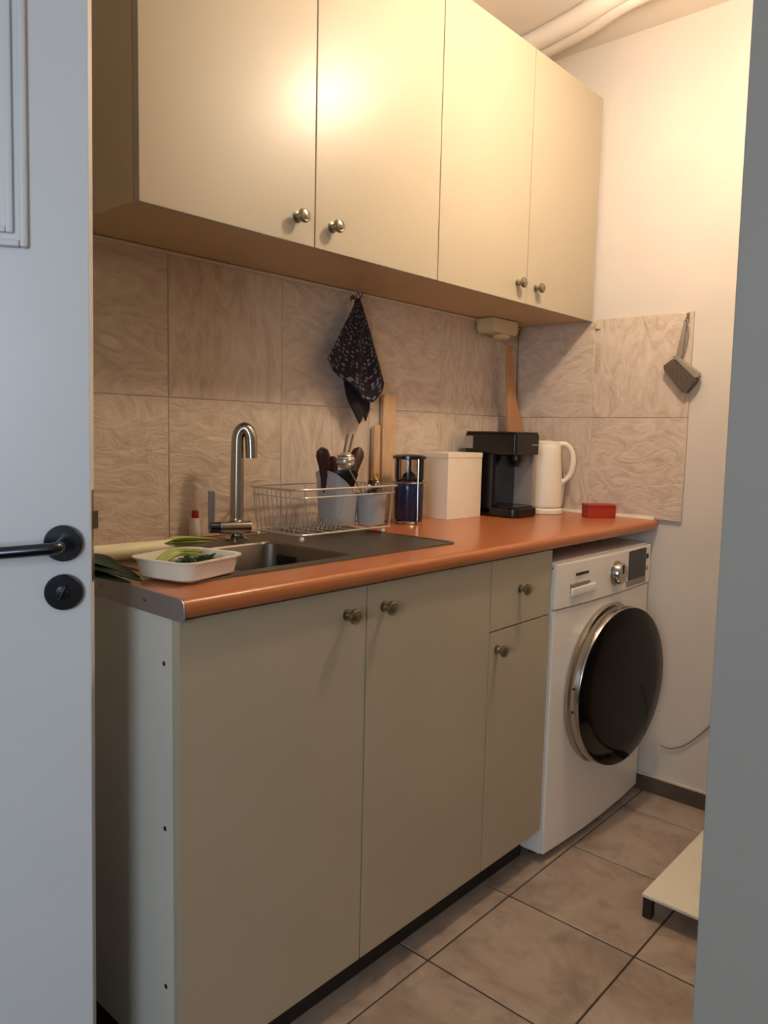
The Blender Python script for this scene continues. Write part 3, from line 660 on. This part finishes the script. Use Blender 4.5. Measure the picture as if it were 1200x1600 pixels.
# ------------------------------------------------------------------ socket box and wooden paddle in the corner
sb = thing('socket_box', (1.55, -.035, 1.50), 'cream socket box under the corner wall cabinet', 'socket')
hexp = [(1.488, 1.506), (1.500, 1.496), (1.625, 1.496), (1.637, 1.506), (1.637, 1.5425), (1.488, 1.5425)]
MB().prism(hexp, -.068, 'y', -.0085).build('housing', 'cream_plastic', sb, bevel=.003)
MB().lathe([(.030, .4955), (.030, .488), (.022, .482), (.012, .480)], (1.585, -.043, 1.0), 'z', 20).build('plug', 'cream_plastic', sb)
pd = thing('wooden_paddle', (1.66, -.05, ZC), 'tan wooden paddle standing in the corner behind the kettle', 'paddle')
pp = [(-.022, .55), (-.016, .566), (-.002, .566), (.006, .55), (.018, .46), (.040, .36), (.100, .262), (.104, .22), (.104, 0.0), (-.030, 0), (-.030, .25), (-.026, .42)]
pm = MB().prism(pp, .014, 'y', 0)
pm.xf(Matrix.Translation((1.640, -.092, ZC+.0008))@Matrix.Rotation(math.radians(8), 4, 'Z')@Matrix.Rotation(math.radians(-4.0), 4, 'X'))
pm.build('blade', 'wood_tan', pd, bevel=.003)

# ------------------------------------------------------------------ towel on a hook
hk = thing('towel_hook', (.905, -.02, 1.53), 'small hook under the wall cabinet holding the towel', 'hook')
MB().lathe([(.010, 0), (.010, -.003), (.004, -.004)], (.905, -.0005, 1.523), 'y', 14).build('plate', 'pewter', hk)
MB().tube(bez([(.905, -.004, 1.523), (.905, -.026, 1.521), (.905, -.036, 1.527), (.905, -.036, 1.534)], 5), .0022, 8).build('prong', 'pewter', hk)
tw = thing('towel', (.905, -.03, 1.52), 'dark navy patterned kitchen towel hanging by its corner on the back wall', 'towel')
def cloth(name, hem, apex, m, y0, y1, folds, amp, top_w, parent, nt=22, ns=30):
    """hem: (x, z) polyline left to right; sheet gathered at apex"""
    hv = [Vector((p[0], 0, p[1])) for p in hem]; dd = [0]
    for i in range(1, len(hv)): dd.append(dd[-1]+(hv[i]-hv[i-1]).length)
    vs, fs, uvs = [], [], []
    for i in range(ns+1):
        s = i/ns; d0 = s*dd[-1]; k = 0
        while k < len(hv)-2 and dd[k+1] < d0: k += 1
        q = hv[k].lerp(hv[k+1], (d0-dd[k])/(dd[k+1]-dd[k]))
        for j in range(nt+1):
            t = j/nt; a = Vector((apex[0]+top_w*(s-.5), 0, apex[1]))
            p = a.lerp(q, t); y = y0+(y1-y0)*t
            y -= amp*(t**.7)*(.5+.5*math.sin(s*folds*2*PI+.8+t*.9)) + .004*math.sin(PI*s)
            vs.append((p.x, y, p.z)); uvs.append((s, t))
    for i in range(ns):
        for j in range(nt): o = i*(nt+1)+j; fs.append((o, o+nt+1, o+nt+2, o+1))
    me = bpy.data.meshes.new(name); me.from_pydata(vs, [], fs); uvl = me.uv_layers.new(name='cloth')
    for l in me.loops: uvl.data[l.index].uv = uvs[l.vertex_index]
    me.materials.append(m); me.polygons.foreach_set('use_smooth', [True]*len(me.polygons))
    o = bpy.data.objects.new(name, me); COL.objects.link(o); md = o.modifiers.new('thickness', 'SOLIDIFY'); md.thickness = .002; md.offset = 0
    attach(o, parent); return o
cloth('front_fold', [(.752, 1.343), (.790, 1.312), (.835, 1.285), (.900, 1.245), (.935, 1.240), (.985, 1.296)], (.893, 1.519), M['towel'], -.034, -.048, 2.3, .016, .012, tw)
cloth('back_fold', [(.830, 1.325), (.862, 1.235), (.884, 1.196), (.898, 1.178), (.920, 1.205), (.934, 1.186), (.945, 1.222), (.938, 1.262)], (.893, 1.514), M['towel_back'], -.024, -.030, 2.0, .010, .010, tw)
MB().tube([(.893+.007*math.cos(2*PI*k/12), -.034, 1.523+.010*math.sin(2*PI*k/12)) for k in range(12)], .0014, 6, closed=True).build('loop', 'towel_back', tw)

# ------------------------------------------------------------------ brush on the right wall
bh = thing('wall_hook', (XR, -.603, 1.53), 'small metal hook at the tile edge on the right wall', 'hook')
MB().box(XR-.003, XR-.0003, -.609, -.600, 1.515, 1.545).build('plate', 'pewter', bh, bevel=.001)
MB().tube(bez([(XR-.003, -.6045, 1.520), (XR-.012, -.6045, 1.517), (XR-.017, -.6045, 1.523), (XR-.017, -.6045, 1.530)], 5), .0018, 8).build('prong', 'pewter', bh)
br = thing('hand_brush', (XR-.02, -.60, 1.36), 'grey hand brush with dark bristles hanging on the right wall', 'brush')
# plan in wall plane: (y, z)
def wp(pts, x0, d): return MB().prism(pts, d, 'x', x0)
wp([(-.607, 1.512), (-.5985, 1.512), (-.588, 1.455), (-.578, 1.402), (-.590, 1.396), (-.600, 1.415), (-.603, 1.45)], XR-.022, .012).build('handle', 'brush_grey', br, bevel=.003)
MB().tube([(XR-.016, -.6045+.006*math.cos(2*PI*k/14), 1.512+.010*math.sin(2*PI*k/14)) for k in range(14)], .002, 6, closed=True).build('loop', 'brush_grey', br)
MB().tube(bez([(XR-.010, -.604, 1.512), (XR-.010, -.611, 1.49), (XR-.010, -.606, 1.45), (XR-.010, -.594, 1.40)], 5), .003, 6).build('strap', 'brush_grey', br)
wp([(-.572, 1.412), (-.582, 1.416), (-.655, 1.362), (-.659, 1.350), (-.650, 1.343), (-.640, 1.348)], XR-.030, .026).build('head', 'brush_grey', br, bevel=.003)
wp([(-.574, 1.406), (-.546, 1.386), (-.548, 1.372), (-.606, 1.306), (-.622, 1.300), (-.640, 1.322), (-.652, 1.336), (-.648, 1.345)], XR-.028, .022).build('bristles', 'bristle', br, bevel=.003)
cl = MB().box(XR-.008, XR-.0003, -.316, -.302, 1.517, 1.541).build('cable_clip', 'cream_plastic', bevel=.002, loc=(XR-.004, -.309, 1.53)); tag(cl, 'small cream clip at the tile joint beside the wall cabinet corner', 'clip')

# ------------------------------------------------------------------ washing machine
wm = thing('washing_machine', (1.432, -.3, 0), 'white front-loading washing machine with large black porthole door', 'washing machine')
WX0, WX1 = 1.1335, 1.7335; WYF, WYB = -.532, -.04; WZ0, WZ1 = .022, .83
MB().box(WX0, WX1, WYF+.002, WYB, WZ0, WZ1-.018).build('casing', 'washer_white', wm, bevel=.006)
MB().box(WX0-.0005, WX1+.0005, WYF+.004, WYB+.002, WZ1-.0175, WZ1).build('top_plate', 'washer_white', wm, bevel=.004)
def bowed(x0, x1, z0, z1, y0, bow, yb, name, m, n=14):
    pts = [(x0, yb)]+[(x0+(x1-x0)*k/n, y0-bow*(1-(2*k/n-1)**2)) for k in range(n+1)]+[(x1, yb)]
    return MB().prism(pts, z1-z0, 'z', z0).build(name, m, wm, bevel=.003)
bowed(WX0, WX1, WZ0+.004, .700, WYF-.006, .012, WYF+.003, 'front_panel', 'washer_white')
cp = bowed(WX0+.001, WX1-.001, .7035, .8245, WYF-.010, .012, WYF+.004, 'control_panel', 'washer_white')
for xx in (WX0+.05, WX1-.05):
    for yy in (WYF+.05, WYB-.06): MB().lathe([(.020, 0.0003), (.022, .004), (.014, .010), (.012, .026)], (xx, yy, 0), 'z', 14).build('foot', 'black_plastic', wm)
def yf(x, y0=WYF-.010, bow=.012):
    u = (x-WX0)/(WX1-WX0); return y0-bow*(1-(2*u-1)**2)
# detergent drawer: recessed grip with a lip
dw = MB().box(1.176, 1.349, yf(1.176)-.0001, yf(1.26)+.006, .727, .807).build('detergent_drawer', 'washer_white', cp, bevel=.002)
MB().box(1.198, 1.330, yf(1.26)-.0018, yf(1.26)+.004, .7555, .7665).build('grip_recess', 'cable_grey', dw, bevel=.002)
MB().box(1.198, 1.334, yf(1.26)-.0065, yf(1.26)+.002, .732, .7545).build('grip', 'washer_white', dw, bevel=.004)
lm = MB(); xx = 1.222
for k, ww in enumerate((.011, .009, .011, .009, .011, .008)): lm.box(xx, xx+ww, yf(1.26)-.0022, yf(1.26), .786, .7935); xx += ww+.0022
lm.build('logo', 'dark_display', dw, smooth=False)
DXc, DZc = 1.458, .766
dl = MB().lathe([(.037, 0), (.037, -.004), (.033, -.006), (.031, -.020), (.028, -.024), (.0005, -.0245)], (DXc, yf(DXc)+.0005, DZc), 'y', 28).build('dial', 'chrome', cp)
MB().box(DXc-.003, DXc+.003, yf(DXc)-.0255, yf(DXc)-.022, DZc, DZc+.026).build('pointer', 'dark_display', dl, bevel=.001)
MB().prism([(1.534, .712), (1.676, .712), (1.674, .820), (1.506, .820)], .010, 'y', yf(1.59)-.0015).build('display', 'dark_display', cp, bevel=.001)
MB().prism([(1.536, .7125), (1.675, .7125), (1.6745, .731), (1.531, .731)], .001, 'y', yf(1.59)-.0024).build('display_strip', 'cable_grey', cp)
for zz, m_ in ((.790, 'dark_display'), (.752, 'silver_plastic')):
    MB().lathe([(.0085, 0), (.0085, -.003), (.006, -.004), (.0005, -.0042)], (1.700, yf(1.70)+.001, zz), 'y', 14).build('button', m_, cp)
# porthole: ring and door, ajar by a few degrees, hinged at the left
al = math.radians(5.5); HC = Vector((1.200, -.578, .447)); R0 = .2285
pm_ = Matrix.Translation(HC)@Matrix.Rotation(-al, 4, 'Z')@Matrix.Translation((R0, 0, 0))
MB().lathe([(.218, 0), (.232, -.001), (.235, -.010), (.230, -.016), (.220, -.016)], (HC.x+R0+.002, WYF-.014, HC.z), 'y', 64).build('door_ring', 'chrome', wm)
pdr = MB().lathe([(.216, .026), (.227, .024), (.2305, .012), (.2300, -.004), (.2265, -.010), (.2255, -.0115)], (0, 0, 0), 'y', 64).xf(pm_).build('porthole_door', 'chrome', wm)
MB().lathe([(.2275, -.006), (.2280, -.0125), (.2200, -.0165), (.17, -.0195), (.10, -.0215), (.04, -.0225), (.0005, -.0227)], (0, 0, 0), 'y', 64).xf(pm_).build('porthole_glass', 'black_glass', pdr)
for dz in (-.03, .035): MB().sphere(pm_@Vector((-.2295, .008, dz)), .004, 8, 6).build('hinge_screw', 'dark_display', pdr)

# ------------------------------------------------------------------ cable on the right wall
cb = MB().tube(bez([(XR+.003, -.60, .165), (XR+.004, -.63, .164), (XR+.004, -.67, .185), (XR+.004, -.708, .222), (XR+.004, -.75, .275), (XR+.004, -.79, .34)], 6), .0024, 8)
tag(cb.build('cable', 'cable_grey', loc=(XR+.003, -.7, .2)), 'thin grey cable curving up the right wall', 'cable')

# ------------------------------------------------------------------ low white stand on the floor
ls = thing('low_stand', (1.3, -1.0, 0), 'low white board on dark feet beside the grey wall end', 'stand')
LX0, LY1 = 1.098, -.829
MB().box(LX0, 1.70, -1.20, LY1, .052, .060).build('top', 'white_plastic', ls, bevel=.0015)
for xx, yy in ((LX0+.002, LY1-.025), (LX0+.002, -1.198), (1.675, LY1-.025), (1.675, -1.198)): MB().box(xx, xx+.022, yy, yy+.022, .0005, .052).build('foot', 'plinth', ls, bevel=.002)

# ------------------------------------------------------------------ kitchen ceiling lamp (above the frame)
lp = thing('pendant_lamp', (LAMP[0], LAMP[1], CEIL), 'small glowing globe lamp hanging from the ceiling', 'lamp')
MB().lathe([(.045, 0), (.045, -.012), (.035, -.022), (.006, -.026)], (LAMP[0], LAMP[1], CEIL-.0005), 'z', 24).build('ceiling_rose', 'white_plastic', lp)
MB().tube([(LAMP[0], LAMP[1], CEIL-.024), (LAMP[0], LAMP[1], LAMP[2]+.10)], .003, 8).build('cord', 'white_plastic', lp)
MB().lathe([(.006, .105), (.018, .10), (.020, .06), (.020, .045)], LAMP, 'z', 20).build('socket', 'white_plastic', lp)
MB().sphere(LAMP, .055, 24, 14).build('globe', 'bulb', lp)
